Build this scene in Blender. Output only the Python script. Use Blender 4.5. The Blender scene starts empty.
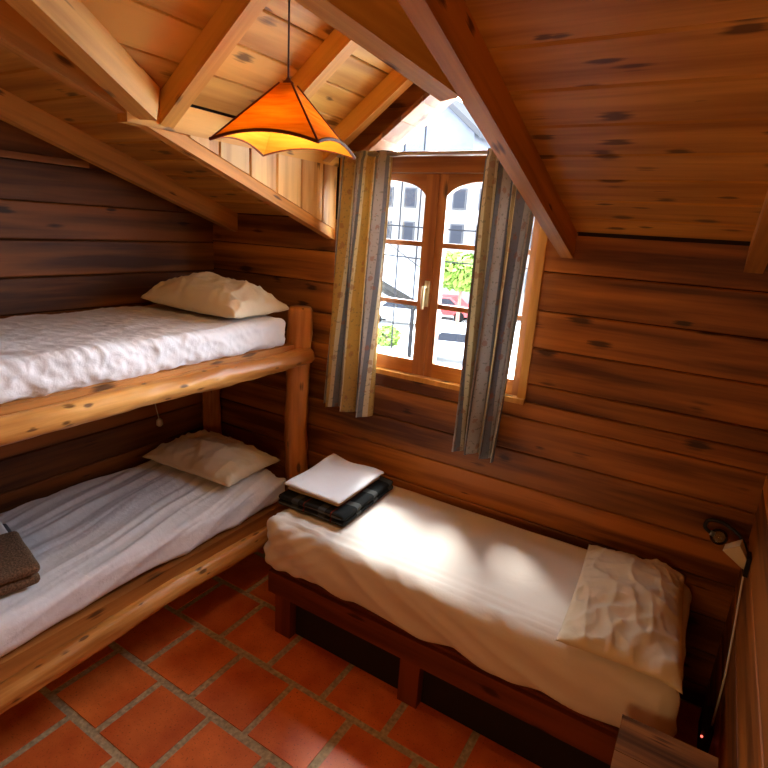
import bpy, bmesh, math, random
from mathutils import Vector, Matrix, noise
random.seed(11)
C = bpy.context.scene.collection
S = bpy.context.scene
PI = math.pi

# ------------------------------------------------------------------ camera
yaw, pitch, roll, FPX = -0.534912151, 0.277161067, 0.0643197787, 544.217
cam = bpy.data.cameras.new('camera'); camo = bpy.data.objects.new('camera', cam); C.objects.link(camo)
cam.sensor_fit = 'HORIZONTAL'; cam.sensor_width = 36.0; cam.lens = 36.0*FPX/768.0; cam.clip_start = 0.02; cam.clip_end = 300
fw = Vector((math.sin(yaw)*math.cos(pitch), math.cos(yaw)*math.cos(pitch), -math.sin(pitch)))
rt = Vector((math.cos(yaw), -math.sin(yaw), 0)); up = rt.cross(fw)
r2 = rt*math.cos(roll)+up*math.sin(roll); u2 = -rt*math.sin(roll)+up*math.cos(roll)
m = Matrix((r2, u2, -fw)).transposed().to_4x4(); m.translation = (0, 0, 2.0)
camo.matrix_world = m
S.camera = camo
# ------------------------------------------------------------------ world, sun, exposure
S.view_settings.view_transform = 'Standard'; S.view_settings.look = 'None'
S.view_settings.exposure = 0.0; S.view_settings.gamma = 1.0; S.view_settings.use_curve_mapping = False
S.cycles.use_denoising = True
S.cycles.max_bounces = 8; S.cycles.diffuse_bounces = 5; S.cycles.transparent_max_bounces = 12
S.cycles.sample_clamp_indirect = 12.0
S.cycles.caustics_reflective = False; S.cycles.caustics_refractive = False
SKY, SUN, FILL, BULB = 50.0, 34.0, 21.0, 6.0
w = bpy.data.worlds.new('sky'); S.world = w; w.use_nodes = True
wn = w.node_tree.nodes; wl = w.node_tree.links
bg = wn['Background']; bg.inputs[1].default_value = SKY
tc = wn.new('ShaderNodeTexCoord'); sx = wn.new('ShaderNodeSeparateXYZ'); rp = wn.new('ShaderNodeValToRGB')
wl.new(tc.outputs['Generated'], sx.inputs[0]); wl.new(sx.outputs[2], rp.inputs[0]); wl.new(rp.outputs[0], bg.inputs[0])
rp.color_ramp.elements[0].position = 0.0; rp.color_ramp.elements[0].color = (0.85, 0.93, 1.03, 1)
rp.color_ramp.elements[1].position = 0.6; rp.color_ramp.elements[1].color = (0.83, 0.93, 1.05, 1)

def light(name, typ, loc, energy, color, rot=None, **kw):
    l = bpy.data.lights.new(name, typ); l.energy = energy; l.color = color
    for k, v in kw.items(): setattr(l, k, v)
    o = bpy.data.objects.new(name, l); C.objects.link(o); o.location = loc
    if rot is not None: o.rotation_euler = rot
    return o
sd = Vector((0.31, -0.52, -1.0)).normalized()
so = light('sun', 'SUN', (0, 6, 8), SUN, (1.0, 0.97, 0.92), angle=math.radians(15))
so.rotation_euler = sd.to_track_quat('-Z', 'Y').to_euler()
# unseen warm fill light, added behind the camera to brighten the room
light('warm_fill_light', 'POINT', (-0.15, -0.35, 1.40), FILL, (1.0, 0.56, 0.21), shadow_soft_size=0.22)
# portals: they give no light, they only guide the daylight through the glazing
po = light('window_portal', 'AREA', (-1.265, 2.68, 1.95), 1.0, (1, 1, 1), rot=(-PI/2, 0, 0), shape='RECTANGLE', size=1.2, size_y=1.45)
po.data.cycles.is_portal = True

# ------------------------------------------------------------------ materials
def nt(name):
    mt = bpy.data.materials.new(name); mt.use_nodes = True
    n = mt.node_tree.nodes; l = mt.node_tree.links
    return mt, n, l, n['Principled BSDF']
def math_(n, l, op, a, b=None, clamp=False):
    x = n.new('ShaderNodeMath'); x.operation = op; x.use_clamp = clamp
    for i, v in enumerate((a, b)):
        if v is None: continue
        if isinstance(v, (int, float)): x.inputs[i].default_value = v
        else: l.new(v, x.inputs[i])
    return x.outputs[0]
def mixc(n, l, f, a, b, mode='MIX'):
    x = n.new('ShaderNodeMix'); x.data_type = 'RGBA'; x.blend_type = mode
    for s, v in ((0, f), (6, a), (7, b)):
        if isinstance(v, (int, float)): x.inputs[s].default_value = v
        elif isinstance(v, tuple): x.inputs[s].default_value = (*v, 1)
        else: l.new(v, x.inputs[s])
    return x.outputs[2]
def ramp(n, l, f, stops):
    r = n.new('ShaderNodeValToRGB'); l.new(f, r.inputs[0])
    e = r.color_ramp.elements
    while len(e) < len(stops): e.new(0.5)
    for q, (p, c) in zip(e, stops):
        q.position = p; q.color = (*c, 1) if len(c) == 3 else c
    return r.outputs[0]
def srgb(r, g, b):
    f = lambda c: (c/255/12.92) if c/255 <= 0.04045 else ((c/255+0.055)/1.055)**2.4
    return (f(r), f(g), f(b))

def wood(name, dark, light_, axis=0, knots=0.55, rough=0.5, grain=1.0, var=0.5, kd=1.0, streak=1.5):
    mt, n, l, b = nt(name)
    t = n.new('ShaderNodeTexCoord'); g = n.new('ShaderNodeNewGeometry')
    off = n.new('ShaderNodeCombineXYZ')
    isl = g.outputs['Random Per Island']
    for i, k in enumerate((37.0, 53.0, 71.0)): l.new(math_(n, l, 'MULTIPLY', isl, k), off.inputs[i])
    ad = n.new('ShaderNodeVectorMath'); ad.operation = 'ADD'
    l.new(t.outputs['Object'], ad.inputs[0]); l.new(off.outputs[0], ad.inputs[1])
    def stretched(along, across):
        mp = n.new('ShaderNodeMapping'); s = [across]*3; s[axis] = along
        mp.inputs['Scale'].default_value = s; l.new(ad.outputs[0], mp.inputs[0]); return mp.outputs[0]
    n1 = n.new('ShaderNodeTexNoise'); n1.inputs['Scale'].default_value = 1.0; n1.inputs['Detail'].default_value = 5; n1.inputs['Distortion'].default_value = 0.8
    l.new(stretched(1.1, 14*grain), n1.inputs['Vector'])
    n2 = n.new('ShaderNodeTexNoise'); n2.inputs['Scale'].default_value = 1.0; n2.inputs['Detail'].default_value = 3
    l.new(stretched(4.0, 90*grain), n2.inputs['Vector'])
    n3 = n.new('ShaderNodeTexNoise'); n3.inputs['Scale'].default_value = 1.0; n3.inputs['Detail'].default_value = 2
    l.new(stretched(0.7, 9.0), n3.inputs['Vector'])
    f = math_(n, l, 'ADD', math_(n, l, 'MULTIPLY', n1.outputs[0], 0.75), math_(n, l, 'MULTIPLY', n2.outputs[0], 0.25))
    f = math_(n, l, 'ADD', f, math_(n, l, 'MULTIPLY', math_(n, l, 'SUBTRACT', n3.outputs[0], 0.5), streak))
    col = ramp(n, l, f, [(0.28, dark), (0.72, light_)])
    br = math_(n, l, 'ADD', math_(n, l, 'MULTIPLY', isl, var), 1-var/2)
    mul = n.new('ShaderNodeVectorMath'); mul.operation = 'SCALE'; l.new(col, mul.inputs[0]); l.new(br, mul.inputs['Scale'])
    vo = n.new('ShaderNodeTexVoronoi'); vo.inputs['Scale'].default_value = 1.0
    l.new(stretched(4.6*kd, 11.0*kd), vo.inputs['Vector'])
    sep = n.new('ShaderNodeSeparateColor'); l.new(vo.outputs['Color'], sep.inputs[0])
    keep = math_(n, l, 'GREATER_THAN', sep.outputs[0], 1-knots)
    rad = math_(n, l, 'ADD', math_(n, l, 'MULTIPLY', sep.outputs[1], 0.17), 0.13)
    d = math_(n, l, 'ADD', vo.outputs['Distance'], math_(n, l, 'MULTIPLY', math_(n, l, 'SUBTRACT', n2.outputs[0], 0.5), 0.45))
    k = math_(n, l, 'SUBTRACT', 1.0, math_(n, l, 'DIVIDE', d, rad), clamp=True)
    k = math_(n, l, 'MULTIPLY', math_(n, l, 'MULTIPLY', k, 2.0, clamp=True), keep)
    fin = mixc(n, l, math_(n, l, 'MULTIPLY', k, 0.85), mul.outputs[0], tuple(c*0.22 for c in dark))
    l.new(fin, b.inputs['Base Color'])
    b.inputs['Roughness'].default_value = rough; b.inputs['Specular IOR Level'].default_value = 0.35
    bp = n.new('ShaderNodeBump'); bp.inputs['Strength'].default_value = 0.25; bp.inputs['Distance'].default_value = 0.004
    l.new(f, bp.inputs['Height']); l.new(bp.outputs[0], b.inputs['Normal'])
    return mt
def plain(name, c, rough=0.6, metal=0.0, spec=0.4, noise_=0.0, scale=30, bump=0.0):
    mt, n, l, b = nt(name)
    b.inputs['Roughness'].default_value = rough; b.inputs['Metallic'].default_value = metal; b.inputs['Specular IOR Level'].default_value = spec
    b.inputs['Base Color'].default_value = (*c, 1)
    if noise_ or bump:
        t = n.new('ShaderNodeTexCoord'); ns = n.new('ShaderNodeTexNoise'); ns.inputs['Scale'].default_value = scale; ns.inputs['Detail'].default_value = 5
        l.new(t.outputs['Object'], ns.inputs['Vector'])
        l.new(ramp(n, l, ns.outputs[0], [(0.3, tuple(x*(1-noise_) for x in c)), (0.7, tuple(min(1, x*(1+noise_)) for x in c))]), b.inputs['Base Color'])
        if bump:
            bp = n.new('ShaderNodeBump'); bp.inputs['Strength'].default_value = bump; bp.inputs['Distance'].default_value = 0.005
            l.new(ns.outputs[0], bp.inputs['Height']); l.new(bp.outputs[0], b.inputs['Normal'])
    return mt
def emit(name, c, s):
    mt, n, l, b = nt(name)
    b.inputs['Base Color'].default_value = (*c, 1); b.inputs['Emission Color'].default_value = (*c, 1); b.inputs['Emission Strength'].default_value = s
    return mt
def cloth(name, c, rough=0.85, crinkle=0.5, scale=16):
    mt, n, l, b = nt(name)
    b.inputs['Base Color'].default_value = (*c, 1); b.inputs['Roughness'].default_value = rough; b.inputs['Specular IOR Level'].default_value = 0.2
    b.inputs['Sheen Weight'].default_value = 0.15
    t = n.new('ShaderNodeTexCoord'); ns = n.new('ShaderNodeTexNoise'); ns.inputs['Scale'].default_value = scale; ns.inputs['Detail'].default_value = 6; ns.inputs['Distortion'].default_value = 0.3
    n2 = n.new('ShaderNodeTexNoise'); n2.inputs['Scale'].default_value = 400; n2.inputs['Detail'].default_value = 1
    for q in (ns, n2): l.new(t.outputs['Object'], q.inputs['Vector'])
    h = math_(n, l, 'ADD', ns.outputs[0], math_(n, l, 'MULTIPLY', n2.outputs[0], 0.05))
    bp = n.new('ShaderNodeBump'); bp.inputs['Strength'].default_value = crinkle; bp.inputs['Distance'].default_value = 0.012
    l.new(h, bp.inputs['Height']); l.new(bp.outputs[0], b.inputs['Normal'])
    return mt

M = {}
WD, WL = srgb(92, 46, 14), srgb(178, 108, 42)
M['wall_x'] = wood('wall_boards', WD, WL, 0, 0.5, 0.5, 1.0, 0.42)
M['wall_y'] = wood('shaded_wall_boards', srgb(70, 35, 11), srgb(136, 79, 30), 1, 0.5, 0.55, 1.0, 0.4)  # darker than the other boards: the left wall's shade is in the colour
M['wall_yr'] = wood('right_wall_boards', WD, WL, 1, 0.4, 0.5, 1.0, 0.42)
M['ceil_x'] = wood('ceiling_boards', srgb(154, 95, 32), srgb(214, 151, 66), 0, 0.9, 0.5, 0.9, 0.2, 1.25, 0.8)
M['dormer_y'] = wood('dormer_ceiling_boards', srgb(176, 122, 46), srgb(222, 174, 88), 1, 0.6, 0.5, 0.8, 0.3)
M['cheek_z'] = wood('dormer_cheek_boards', srgb(176, 122, 60), srgb(230, 184, 112), 2, 0.55, 0.5, 0.9, 0.3)
M['beam'] = wood('beam_timber', srgb(150, 94, 38), srgb(220, 154, 72), 0, 0.6, 0.6, 1.0, 0.12, 1.3)
M['valley'] = wood('pale_beam_timber', srgb(190, 128, 50), srgb(238, 182, 88), 0, 0.6, 0.6, 1.0, 0.12, 1.2)
M['window_x'] = wood('window_timber', srgb(132, 76, 36), srgb(182, 118, 62), 0, 0.1, 0.35, 1.2, 0.15)
M['window_z'] = wood('window_upright_timber', srgb(132, 76, 36), srgb(182, 118, 62), 2, 0.1, 0.35, 1.2, 0.15)
M['rail_x'] = wood('sunlit_rail_timber', srgb(176, 104, 38), srgb(220, 150, 68), 0, 0.1, 0.35, 1.2, 0.15)  # lighter copy of the window timber: sunlight on the bottom rail, in the colour
M['jamb_z'] = wood('jamb_timber', srgb(186, 118, 42), srgb(228, 164, 78), 2, 0.3, 0.4, 1.2, 0.15)
M['lining'] = wood('lining_timber', srgb(128, 84, 56), srgb(172, 124, 88), 0, 0.3, 0.6, 1.2, 0.2)
M['log'] = wood('peeled_log', srgb(170, 106, 46), srgb(238, 176, 96), 1, 0.95, 0.36, 1.3, 0.1, 2.3)
M['post'] = wood('peeled_post', srgb(150, 88, 38), srgb(210, 140, 72), 2, 0.6, 0.4, 0.8, 0.1, 1.6)
M['bunk_board'] = wood('bunk_board', srgb(140, 84, 36), srgb(196, 134, 68), 1, 0.4, 0.5, 1.0, 0.1)
M['bed_x'] = wood('bed_timber', srgb(84, 36, 17), srgb(128, 62, 28), 0, 0.2, 0.42, 1.0, 0.12)
M['bed_y'] = wood('bed_cross_timber', srgb(84, 36, 17), srgb(128, 62, 28), 1, 0.2, 0.42, 1.0, 0.12)
M['bed_z'] = wood('bed_leg_timber', srgb(84, 36, 17), srgb(128, 62, 28), 2, 0.2, 0.42, 1.0, 0.12)
M['table'] = wood('worn_table_timber', srgb(66, 38, 17), srgb(172, 114, 58), 0, 0.6, 0.75, 1.8, 0.2)
M['rightwall'] = M['wall_yr']
M['dark'] = plain('dark_backing', srgb(38, 22, 12), 0.9)
M['sheet'] = cloth('white_cotton', srgb(230, 230, 236), 0.85, 0.4, 20)
M['sheet_single'] = cloth('white_fitted_cotton', srgb(230, 222, 212), 0.55, 0.3, 12)
M['pillow'] = cloth('pillowcase_cotton', srgb(228, 214, 186), 0.85, 0.55, 14)
M['white_linen'] = cloth('white_linen', srgb(236, 234, 236), 0.85, 0.4, 22)
M['beige_linen'] = cloth('beige_linen', srgb(214, 190, 150), 0.85, 0.3, 22)
M['towel'] = plain('brown_terry', srgb(108, 84, 66), 1.0, 0, 0.1, 0.5, 140, 1.0)
M['dark_cloth'] = cloth('dark_grey_cloth', srgb(62, 62, 70), 0.9, 0.4, 20)
M['brass'] = plain('brass', srgb(214, 196, 150), 0.3, 0.7)
M['steel'] = plain('brushed_steel', srgb(190, 190, 192), 0.35, 0.9)
M['black'] = plain('black_plastic', srgb(20, 18, 18), 0.5)
M['cream'] = plain('cream_plastic', srgb(236, 220, 184), 0.4)
M['whiteplastic'] = plain('white_plastic', srgb(220, 214, 208), 0.45)
M['red_led'] = emit('red_indicator', (1.0, 0.12, 0.08), 3.0)
M['bulb'] = emit('warm_bulb', (1.0, 0.72, 0.35), 6.0)
M['cord'] = plain('cord_brown', srgb(66, 40, 26), 0.7)
M['grout'] = plain('grout', srgb(176, 158, 126), 0.9, 0, 0.2, 0.35, 60, 0.5)

def tile_mat():
    mt, n, l, b = nt('terracotta_tiles')
    t = n.new('ShaderNodeTexCoord'); g = n.new('ShaderNodeNewGeometry')
    a = n.new('ShaderNodeTexNoise'); a.inputs['Scale'].default_value = 7; a.inputs['Detail'].default_value = 6
    c = n.new('ShaderNodeTexNoise'); c.inputs['Scale'].default_value = 120; c.inputs['Detail'].default_value = 3
    for q in (a, c): l.new(t.outputs['Object'], q.inputs['Vector'])
    base = ramp(n, l, a.outputs[0], [(0.3, srgb(204, 92, 36)), (0.7, srgb(240, 132, 62))])
    isl = g.outputs['Random Per Island']
    base = mixc(n, l, math_(n, l, 'MULTIPLY', isl, 0.35), base, srgb(160, 62, 34))
    sp = math_(n, l, 'MULTIPLY', math_(n, l, 'SUBTRACT', 0.40, c.outputs[0]), 8.0, clamp=True)
    base = mixc(n, l, math_(n, l, 'MULTIPLY', sp, 0.6), base, srgb(84, 30, 14))
    l.new(base, b.inputs['Base Color'])
    b.inputs['Roughness'].default_value = 0.42; b.inputs['Specular IOR Level'].default_value = 0.4
    bp = n.new('ShaderNodeBump'); bp.inputs['Strength'].default_value = 0.35; bp.inputs['Distance'].default_value = 0.004
    l.new(math_(n, l, 'ADD', a.outputs[0], math_(n, l, 'MULTIPLY', c.outputs[0], 0.3)), bp.inputs['Height']); l.new(bp.outputs[0], b.inputs['Normal'])
    return mt
M['tile'] = tile_mat()
def glass_mat(name, tint=(1, 1, 1), refl=0.9):
    mt = bpy.data.materials.new(name); mt.use_nodes = True
    n = mt.node_tree.nodes; l = mt.node_tree.links; n.clear()
    o = n.new('ShaderNodeOutputMaterial'); tr = n.new('ShaderNodeBsdfTransparent'); gl = n.new('ShaderNodeBsdfGlossy')
    tr.inputs[0].default_value = (*tint, 1); gl.inputs['Roughness'].default_value = 0.02
    fr = n.new('ShaderNodeFresnel'); fr.inputs[0].default_value = 1.45
    mx = n.new('ShaderNodeMixShader'); l.new(math_(n, l, 'MULTIPLY', fr.outputs[0], refl), mx.inputs[0])
    l.new(tr.outputs[0], mx.inputs[1]); l.new(gl.outputs[0], mx.inputs[2]); l.new(mx.outputs[0], o.inputs[0])
    return mt
M['glass'] = glass_mat('window_glass', (0.97, 0.98, 0.98), 0.6)
M['bulbglass'] = glass_mat('clear_bulb_glass', (0.85, 0.85, 0.85), 2.0)
def shade_mat(nm, ca, cb, trf):
    mt = bpy.data.materials.new(nm); mt.use_nodes = True
    n = mt.node_tree.nodes; l = mt.node_tree.links; n.clear()
    o = n.new('ShaderNodeOutputMaterial'); df = n.new('ShaderNodeBsdfDiffuse'); tr = n.new('ShaderNodeBsdfTranslucent')
    t = n.new('ShaderNodeTexCoord'); mp = n.new('ShaderNodeMapping'); mp.inputs['Scale'].default_value = (8, 8, 90)
    ns = n.new('ShaderNodeTexNoise'); ns.inputs['Scale'].default_value = 1.0; ns.inputs['Detail'].default_value = 4
    l.new(t.outputs['Object'], mp.inputs[0]); l.new(mp.outputs[0], ns.inputs['Vector'])
    c = ramp(n, l, ns.outputs[0], [(0.3, ca), (0.7, cb)])
    c2 = c
    l.new(c, df.inputs[0]); l.new(c2, tr.inputs[0])
    mx = n.new('ShaderNodeMixShader'); mx.inputs[0].default_value = trf
    l.new(df.outputs[0], mx.inputs[1]); l.new(tr.outputs[0], mx.inputs[2]); l.new(mx.outputs[0], o.inputs[0])
    return mt
M['shade'] = shade_mat('orange_lamp_fabric', srgb(214, 128, 36), srgb(244, 172, 66), 0.36); M['lining_cloth'] = shade_mat('yellow_lamp_lining', srgb(240, 176, 60), srgb(252, 200, 84), 0.5)
M['shade_trim'] = plain('lamp_trim_braid', srgb(104, 44, 14), 0.8)
def curtain_mat(nm, ya, yb, yel_):
    mt = bpy.data.materials.new(nm); mt.use_nodes = True
    n = mt.node_tree.nodes; l = mt.node_tree.links; n.clear()
    o = n.new('ShaderNodeOutputMaterial'); df = n.new('ShaderNodeBsdfDiffuse'); tr = n.new('ShaderNodeBsdfTranslucent')
    uv = n.new('ShaderNodeUVMap'); sp = n.new('ShaderNodeSeparateXYZ'); l.new(uv.outputs[0], sp.inputs[0])
    # stripes repeat every 0.16 m of cloth
    st = math_(n, l, 'FRACT', math_(n, l, 'DIVIDE', sp.outputs[0], 0.36))
    grey, blue, yel, cre = srgb(176, 170, 164), srgb(122, 126, 134), yel_, srgb(208, 196, 168)
    r = n.new('ShaderNodeValToRGB'); r.color_ramp.interpolation = 'CONSTANT'; l.new(st, r.inputs[0])
    e = r.color_ramp.elements
    for p, c in ((0.0, grey), (0.08, blue), (ya-0.06, cre), (ya, yel), (yb, cre), (yb+0.06, blue), (0.74, grey)):
        if p == 0: e[0].position = 0; e[0].color = (*c, 1)
        elif p == 0.74: e[-1].position = p; e[-1].color = (*c, 1)
        else:
            q = e.new(p); q.color = (*c, 1)
    vo = n.new('ShaderNodeTexVoronoi'); vo.inputs['Scale'].default_value = 17; l.new(uv.outputs[0], vo.inputs['Vector'])
    ns = n.new('ShaderNodeTexNoise'); ns.inputs['Scale'].default_value = 60; ns.inputs['Detail'].default_value = 3; l.new(uv.outputs[0], ns.inputs['Vector'])
    fl = math_(n, l, 'LESS_THAN', math_(n, l, 'ADD', vo.outputs['Distance'], math_(n, l, 'MULTIPLY', ns.outputs[0], 0.5)), 0.5)
    col = mixc(n, l, math_(n, l, 'MULTIPLY', fl, 0.55), r.outputs[0], srgb(150, 104, 84))
    fl2 = math_(n, l, 'GREATER_THAN', ns.outputs[0], 0.62)
    col = mixc(n, l, math_(n, l, 'MULTIPLY', fl2, 0.5), col, srgb(98, 104, 98))
    l.new(col, df.inputs[0]); l.new(col, tr.inputs[0])
    mx = n.new('ShaderNodeMixShader'); mx.inputs[0].default_value = 0.2
    l.new(df.outputs[0], mx.inputs[1]); l.new(tr.outputs[0], mx.inputs[2]); l.new(mx.outputs[0], o.inputs[0])
    return mt
M['curtain'] = curtain_mat('striped_floral_curtain', 0.22, 0.56, srgb(186, 156, 98)); M['curtain_grey'] = curtain_mat('grey_striped_floral_curtain', 0.26, 0.36, srgb(160, 142, 112))
def tartan_mat():
    mt, n, l, b = nt('dark_tartan_wool')
    uv = n.new('ShaderNodeTexCoord'); sp = n.new('ShaderNodeSeparateXYZ'); l.new(uv.outputs['Object'], sp.inputs[0])
    def band(s, per, lo, hi):
        f = math_(n, l, 'FRACT', math_(n, l, 'DIVIDE', s, per))
        return math_(n, l, 'MULTIPLY', math_(n, l, 'GREATER_THAN', f, lo), math_(n, l, 'LESS_THAN', f, hi))
    col = mixc(n, l, band(sp.outputs[0], 0.16, 0.3, 0.55), srgb(34, 36, 36), srgb(70, 72, 72))
    col = mixc(n, l, math_(n, l, 'MULTIPLY', band(sp.outputs[1], 0.16, 0.2, 0.45), 0.7), col, srgb(96, 98, 96))
    wht = math_(n, l, 'MULTIPLY', band(sp.outputs[0], 0.16, 0.32, 0.5), band(sp.outputs[1], 0.16, 0.24, 0.42))
    col = mixc(n, l, wht, col, srgb(196, 188, 176))
    col = mixc(n, l, band(sp.outputs[0], 0.16, 0.75, 0.8), col, srgb(96, 40, 34))
    l.new(col, b.inputs['Base Color']); b.inputs['Roughness'].default_value = 0.95; b.inputs['Specular IOR Level'].default_value = 0.1
    return mt
M['tartan'] = tartan_mat()

# ------------------------------------------------------------------ mesh helpers
def obj(name, bm, mats, parent=None, smooth=False):
    me = bpy.data.meshes.new(name)
    bmesh.ops.recalc_face_normals(bm, faces=bm.faces)
    bm.to_mesh(me); bm.free()
    for mt in (mats if isinstance(mats, (list, tuple)) else [mats]): me.materials.append(mt)
    if smooth: me.polygons.foreach_set('use_smooth', [True]*len(me.polygons))
    o = bpy.data.objects.new(name, me); C.objects.link(o)
    if parent: o.parent = parent; o.matrix_parent_inverse = Matrix.Translation(-parent.location) if parent.rotation_euler.z == 0 else parent.matrix_basis.inverted()
    return o
def thing(name, label, cat, loc=(0, 0, 0), group=None):
    o = bpy.data.objects.new(name, None); C.objects.link(o); o.location = loc; o.empty_display_size = 0.1
    o['label'] = label; o['category'] = cat
    if group: o['group'] = group
    return o
def tag(o, label, cat, group=None):
    o['label'] = label; o['category'] = cat
    if group: o['group'] = group
    return o
def struct(o): o['kind'] = 'structure'; return o
def bevel(bm, w, seg=1, ang=30):
    es = [e for e in bm.edges if len(e.link_faces) == 2 and e.calc_face_angle(0) > math.radians(ang)]
    if es: bmesh.ops.bevel(bm, geom=es, offset=w, segments=seg, affect='EDGES', profile=0.5)
def box(bm, x0, x1, y0, y1, z0, z1, mi=0):
    v = [bm.verts.new(p) for p in ((x0,y0,z0),(x1,y0,z0),(x1,y1,z0),(x0,y1,z0),(x0,y0,z1),(x1,y0,z1),(x1,y1,z1),(x0,y1,z1))]
    for f in ((3,2,1,0),(4,5,6,7),(0,1,5,4),(1,2,6,5),(2,3,7,6),(3,0,4,7)):
        bm.faces.new([v[i] for i in f]).material_index = mi
    return v
def boxo(name, x0, x1, y0, y1, z0, z1, mt, parent=None, bv=0.004):
    bm = bmesh.new(); box(bm, x0, x1, y0, y1, z0, z1)
    if bv: bevel(bm, bv, 2)
    return obj(name, bm, mt, parent)
def board(bm, p00, p10, p11, p01, n, t=0.018, c=0.0055, gap=0.002, mi=0):
    """one tongue and groove board: face p00-p10 (one long edge), p01-p11 (other edge), n points into the room"""
    p00, p10, p11, p01, n = (Vector(p) for p in (p00, p10, p11, p01, n)); n.normalize()
    ends = []
    for a, b in ((p00, p01), (p10, p11)):
        d = b-a; wd = d.length
        if wd < 0.004: d = (p11-p10)+(p01-p00); wd = 0.004
        d = d.normalized()
        g = min(gap, wd*0.2); cc = min(c, wd*0.2)
        prof = [(g, -t), (g, -cc), (g+cc, 0), (wd-g-cc, 0), (wd-g, -cc), (wd-g, -t)]
        ends.append([bm.verts.new(a+d*s+n*h) for s, h in prof])
    k = len(ends[0])
    for i in range(k):
        j = (i+1) % k
        bm.faces.new((ends[0][i], ends[1][i], ends[1][j], ends[0][j])).material_index = mi
    bm.faces.new(ends[0][::-1]).material_index = mi; bm.faces.new(ends[1]).material_index = mi
def quadslab(bm, pts, d, mi=0):
    a = [bm.verts.new(p) for p in pts]; b = [bm.verts.new(Vector(p)+Vector(d)) for p in pts]; k = len(a)
    bm.faces.new(a[::-1]).material_index = mi; bm.faces.new(b).material_index = mi
    for i in range(k):
        j = (i+1) % k; bm.faces.new((a[i], a[j], b[j], b[i])).material_index = mi
def tube(bm, pts, rad, seg=10, mi=0, cap=True):
    pts = [Vector(p) for p in pts]; rings = []
    prev = None
    for i, p in enumerate(pts):
        d = (pts[min(i+1, len(pts)-1)]-pts[max(i-1, 0)]).normalized()
        if prev is None: a = d.orthogonal().normalized()
        else: a = (prev-d*prev.dot(d)).normalized()
        prev = a; b = d.cross(a)
        r = rad[i] if isinstance(rad, (list, tuple)) else rad
        rings.append([bm.verts.new(p+(a*math.cos(2*PI*k/seg)+b*math.sin(2*PI*k/seg))*r) for k in range(seg)])
    for q in range(len(rings)-1):
        for k in range(seg):
            j = (k+1) % seg
            bm.faces.new((rings[q][k], rings[q][j], rings[q+1][j], rings[q+1][k])).material_index = mi
    if cap:
        bm.faces.new(rings[0][::-1]).material_index = mi; bm.faces.new(rings[-1]).material_index = mi
def arc_pts(pts, n=8):
    """Catmull-Rom through pts"""
    P = [Vector(p) for p in pts]; out = []
    for i in range(len(P)-1):
        a, b, c, d = P[max(i-1, 0)], P[i], P[i+1], P[min(i+2, len(P)-1)]
        for k in range(n):
            t = k/n
            out.append(0.5*((2*b)+(c-a)*t+(2*a-5*b+4*c-d)*t*t+(3*b-a-3*c+d)*t**3))
    return out+[P[-1]]
def beam(name, a, b, wd, ht, mt, label=None, cat=None, group=None, parent=None, side=None, bv=0.005, struct_=False):
    """timber from a to b (centre of its bottom face), built along its own local x so the grain follows it"""
    a, b = Vector(a), Vector(b); L = (b-a).length; dx = (b-a)/L
    sy = Vector((0, 0, 1)).cross(dx).normalized() if side is None else Vector(side).normalized()
    sz = dx.cross(sy).normalized()
    bm = bmesh.new(); box(bm, 0, L, -wd/2, wd/2, 0, ht); bevel(bm, bv, 2)
    o = obj(name, bm, mt)
    mm = Matrix((dx, sy, sz)).transposed().to_4x4(); mm.translation = a
    o.matrix_world = mm
    if label: tag(o, label, cat, group)
    return o
def log(name, a, b, r, mt, parent, seed=0, wob=0.012, seg=32):
    a, b = Vector(a), Vector(b); L = (b-a).length; N = max(10, int(L/0.018)); d = (b-a)/L
    s1 = d.orthogonal().normalized(); s2 = d.cross(s1)
    bm = bmesh.new(); rings = []
    for i in range(N+1):
        t = i/N; p = a+d*L*t
        p = p+s1*(noise.noise((t*L*1.3, seed, 0))*wob)+s2*(noise.noise((t*L*1.3, seed, 5))*wob)
        e = 1.0
        if i == 0 or i == N: e = 0.86
        ring = []
        for k in range(seg):
            an = 2*PI*k/seg
            q = 1+0.16*noise.noise((math.cos(an)*1.2+seed*3, math.sin(an)*1.2, t*L*3.0))+0.09*noise.noise((math.cos(an)*3+seed*3, math.sin(an)*3, t*L*9.0))+0.05*noise.noise((math.cos(an)*6+seed*3, math.sin(an)*6, t*L*16.0))
            ring.append(bm.verts.new(p+(s1*math.cos(an)+s2*math.sin(an))*r*q*e))
        rings.append(ring)
    for q in range(N):
        for k in range(seg):
            j = (k+1) % seg; bm.faces.new((rings[q][k], rings[q][j], rings[q+1][j], rings[q+1][k]))
    bm.faces.new(rings[0][::-1]); bm.faces.new(rings[-1])
    return obj(name, bm, mt, parent, smooth=True)

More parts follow.
